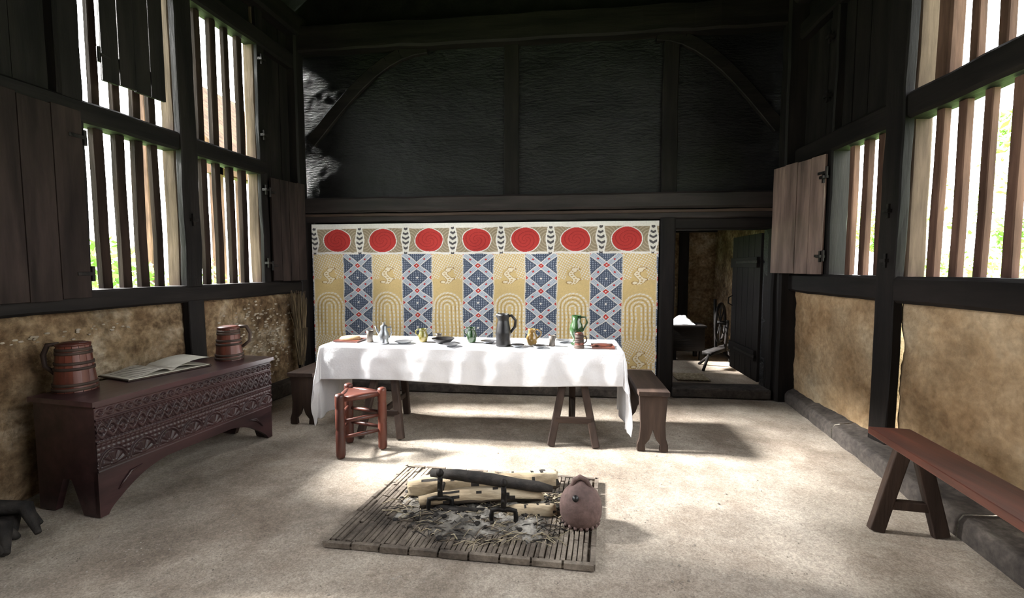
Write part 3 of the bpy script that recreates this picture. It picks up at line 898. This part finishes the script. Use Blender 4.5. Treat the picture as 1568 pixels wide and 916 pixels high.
b.tube([(-.76,2.50,.215),(-.60,2.50,.212),(-.4,2.50,.195),(-.25,2.51,.172),(-.14,2.515,.16),(-.06,2.52,.148)],[.022,.031,.034,.029,.03,.018],12)
b.tube([(-.80,2.47,.05),(-.6,2.40,.055),(-.4,2.42,.055)],[.014,.02,.014],8)
b.obj('charred_log',parent=hearth)
def firedog(name,x,y,ang):
    ca,sa=math.cos(ang),math.sin(ang)
    F=lambda u,v,z:(x+u*ca-v*sa,y+u*sa+v*ca,z)
    b=B(F).use(iron,True)
    z0=.029
    b.beam((0,0,.10),(0,0,.245),.028,.018,wob=.001,n=4,ch=.2)
    b.lathe([(0.0,.235),(.019,.243),(.023,.256),(.016,.270),(0.0,.282)],(0,0,0),seg=12)
    for s in (-1,1):
        b.tube([(0,0,.112),(s*.03,0,.112),(s*.062,0,.105),(s*.066,0,.07),(s*.066,-.004,z0+.008),(s*.085,-.012,z0+.006)],[.013,.013,.013,.013,.013,.010],8)
    b.tube([(0,0,.112),(0,.15,.112),(0,.33,.108),(0,.345,.06),(0,.35,z0+.006)],.011,8)
    for z in (.165,.215):
        b.tube([(0,0,z),(0,-.02,z-.008),(0,-.04,z+.002),(0,-.04,z+.018)],.007,6)
    return b.obj(name,parent=hearth)
firedog('fire_dog',-.685,2.42,.15);firedog('fire_dog',-.315,2.34,.05)
c=(.095,2.42,.031)
b=B().use(clay,True)
pf=[(.085,0),(.098,.012),(.112,.045),(.115,.085),(.108,.125),(.09,.16),(.064,.187),(.038,.202),(.026,.212)]
b.lathe(pf+[(.016,.222),(0.0,.226)],c,seg=32)
b.tube([(c[0]-.045,c[1]-.0,c[2]+.185),(c[0]-.035,c[1],c[2]+.225),(c[0]-.005,c[1],c[2]+.243),(c[0]+.028,c[1],c[2]+.228),(c[0]+.05,c[1],c[2]+.18)],[.013,.013,.014,.013,.013],10)
b.use(leather,True);b.tube([(c[0]-.03,c[1]-.078,c[2]+.16),(c[0]-.031,c[1]-.092,c[2]+.168)],[.017,.017],14)  # black plug stands in for the shade inside the pot's spout hole
b.use(clay,True)
for k in range(20):
    a=2*math.pi*k/20
    b.tube([(c[0]+.088*math.cos(a),c[1]+.088*math.sin(a),c[2]-.001),(c[0]+.103*math.cos(a),c[1]+.103*math.sin(a),c[2]+.012)],[.012,.008],6)
b.obj('clay_curfew_pot',parent=hearth)

# ---------------------------------------------------------------- right bench
O2=Vector((1.72,2.76,0));dl=Vector((-.097,-.995,0));dw=Vector((.995,-.097,0))
FS=lambda u,w,z:tuple(O2+dl*u+dw*w+Vector((0,0,z)))
b=B(FS).use(redw['y']);b.box(0,1.75,0,.205,.462,.5)
b.use(W['z'])
for u in (.20,1.5):
    b.beam((u,-.04,0),(u,.07,.465),.075,.04,n=2,wob=.001,up=(1,0,0))
    b.beam((u,.26,0),(u,.14,.465),.075,.04,n=2,wob=.001,up=(1,0,0))
    b.beam((u,-.01,.15),(u,.225,.15),.035,.05,n=1,wob=0)
b.obj('plank_bench',bevel=.003)

# ---------------------------------------------------------------- broom, root logs
b=B(FL)
random.seed(9)
b.use(straw,True)
for i in range(160):
    a=random.uniform(0,6.28);r_=random.uniform(0,1)**.5
    by=4.84+.07*r_*math.cos(a);bw_=.14+.05*r_*math.sin(a)
    b.tube([(bw_+random.uniform(-.02,.02),by+.02*math.cos(a),.72),(bw_,by,.5),(.13+(bw_-.13)*.5,4.86+(by-4.86)*.5,.3)],[.002,.0035,.004],4,cap=False)
    b.tube([(.12+.09*r_*math.sin(a),4.84+.11*r_*math.cos(a),1.05+random.uniform(-.16,.1)),(bw_,by,.72)],[.0015,.003],4,cap=False)
b.use(bark,True);b.tube([(.17,4.84,0.002),(.13,4.86,.45)],.017,8)
b.use(straw,True);b.lathe([(.035,.33),(.04,.34),(.04,.37),(.035,.38)],(.13,4.86,0),seg=12)
b.obj('besom_broom')
b=B().use(char,True)
for i in range(7):
    y=random.uniform(1.80,2.04);x=-3.0+random.uniform(-.1,.1)
    z=.03+.035*(i%3)
    b.tube([(x-.1,y-.05,z+.12),(x,y,z+.05),(x+.15,y+.07,z+.03),(x+.27,y+.03+random.uniform(-.06,.06),.022)],[.05,.045,.035,.014],10)
b.obj('gnarled_roots')

# ---------------------------------------------------------------- outside
def hedge(name,x0,x1,y0,y1,zmax,n,seed,nc=60):
    r=np.random.RandomState(seed)
    cl_=[(r.uniform(x0,x1),r.uniform(y0,y1),r.uniform(0.2,zmax),r.uniform(.35,.8)) for _ in range(nc)]
    vs=[];fs=[]
    for i in range(n):
        c=cl_[r.randint(nc)]
        d=r.normal(size=3);d/=np.linalg.norm(d);p=np.array(c[:3])+d*c[3]*r.uniform(.6,1.0)
        p[2]=abs(p[2])
        a=r.normal(size=3);a/=np.linalg.norm(a);q=np.cross(a,r.normal(size=3));q/=np.linalg.norm(q)
        s=r.uniform(.04,.09)
        k=len(vs);vs+=[tuple(p-a*s),tuple(p+q*s*.5),tuple(p+a*s),tuple(p-q*s*.5)];fs.append((k,k+1,k+2,k+3))
    b=B().use(leafm);b.add(vs,fs);return b.obj(name,recalc=False)
hedge('hedge',-9,-6.5,2,8.8,1.6,8000,1,38)
hedge('hedge',6.5,9,2,14,5.0,15000,2,48)
b=B().use(thatch)
b.add([(-7.6,9.8,3.5),(-7.6,13.6,3.5),(-10.2,13.6,6.2),(-10.2,9.8,6.2),(-7.6,9.8,3.8),(-7.6,13.6,3.8),(-10.2,13.6,6.5),(-10.2,9.8,6.5)],[(0,1,2,3),(4,7,6,5),(0,4,5,1),(2,6,7,3),(0,3,7,4),(1,5,6,2)])
b.use(mull)
for y in (10,13.2): b.box(-8.3,-8.1,y,y+.2,-.14,4.1)
for y in (10,13.2): b.box(-10.1,-9.9,y,y+.2,-.14,6.0)
b.box(-8.32,-8.1,9.9,13.5,3.6,3.85)
b.obj('thatched_cart_shed')

# ---------------------------------------------------------------- light
w=bpy.data.worlds.new('world');S.world=w;w.use_nodes=True
bg=w.node_tree.nodes['Background'];bg.inputs[0].default_value=(.98,.985,1,1);bg.inputs[1].default_value=11.0
def portal(name,F,wn,y0,y1,z0,z1,rot):
    l=bpy.data.lights.new(name,'AREA');l.shape='RECTANGLE';l.size=z1-z0;l.size_y=y1-y0;l.cycles.is_portal=True
    o=bpy.data.objects.new(name,l);S.collection.objects.link(o);o.location=F(wn,(y0+y1)/2,(z0+z1)/2);o.rotation_euler=(0,rot,0)
portal('portal_left',FL,-.16,-.6,4.45,1.2,3.7,-math.pi/2)
portal('portal_right',FR,-.16,-.6,4.4,1.3,3.7,math.pi/2)
sl=bpy.data.lights.new('sun','SUN');sl.energy=54.0;sl.angle=math.radians(12);sl.color=(1,.985,.95)
so=bpy.data.objects.new('sun',sl);S.collection.objects.link(so)
so.rotation_euler=Vector((1,-.04,-.72)).to_track_quat('-Z','Y').to_euler()
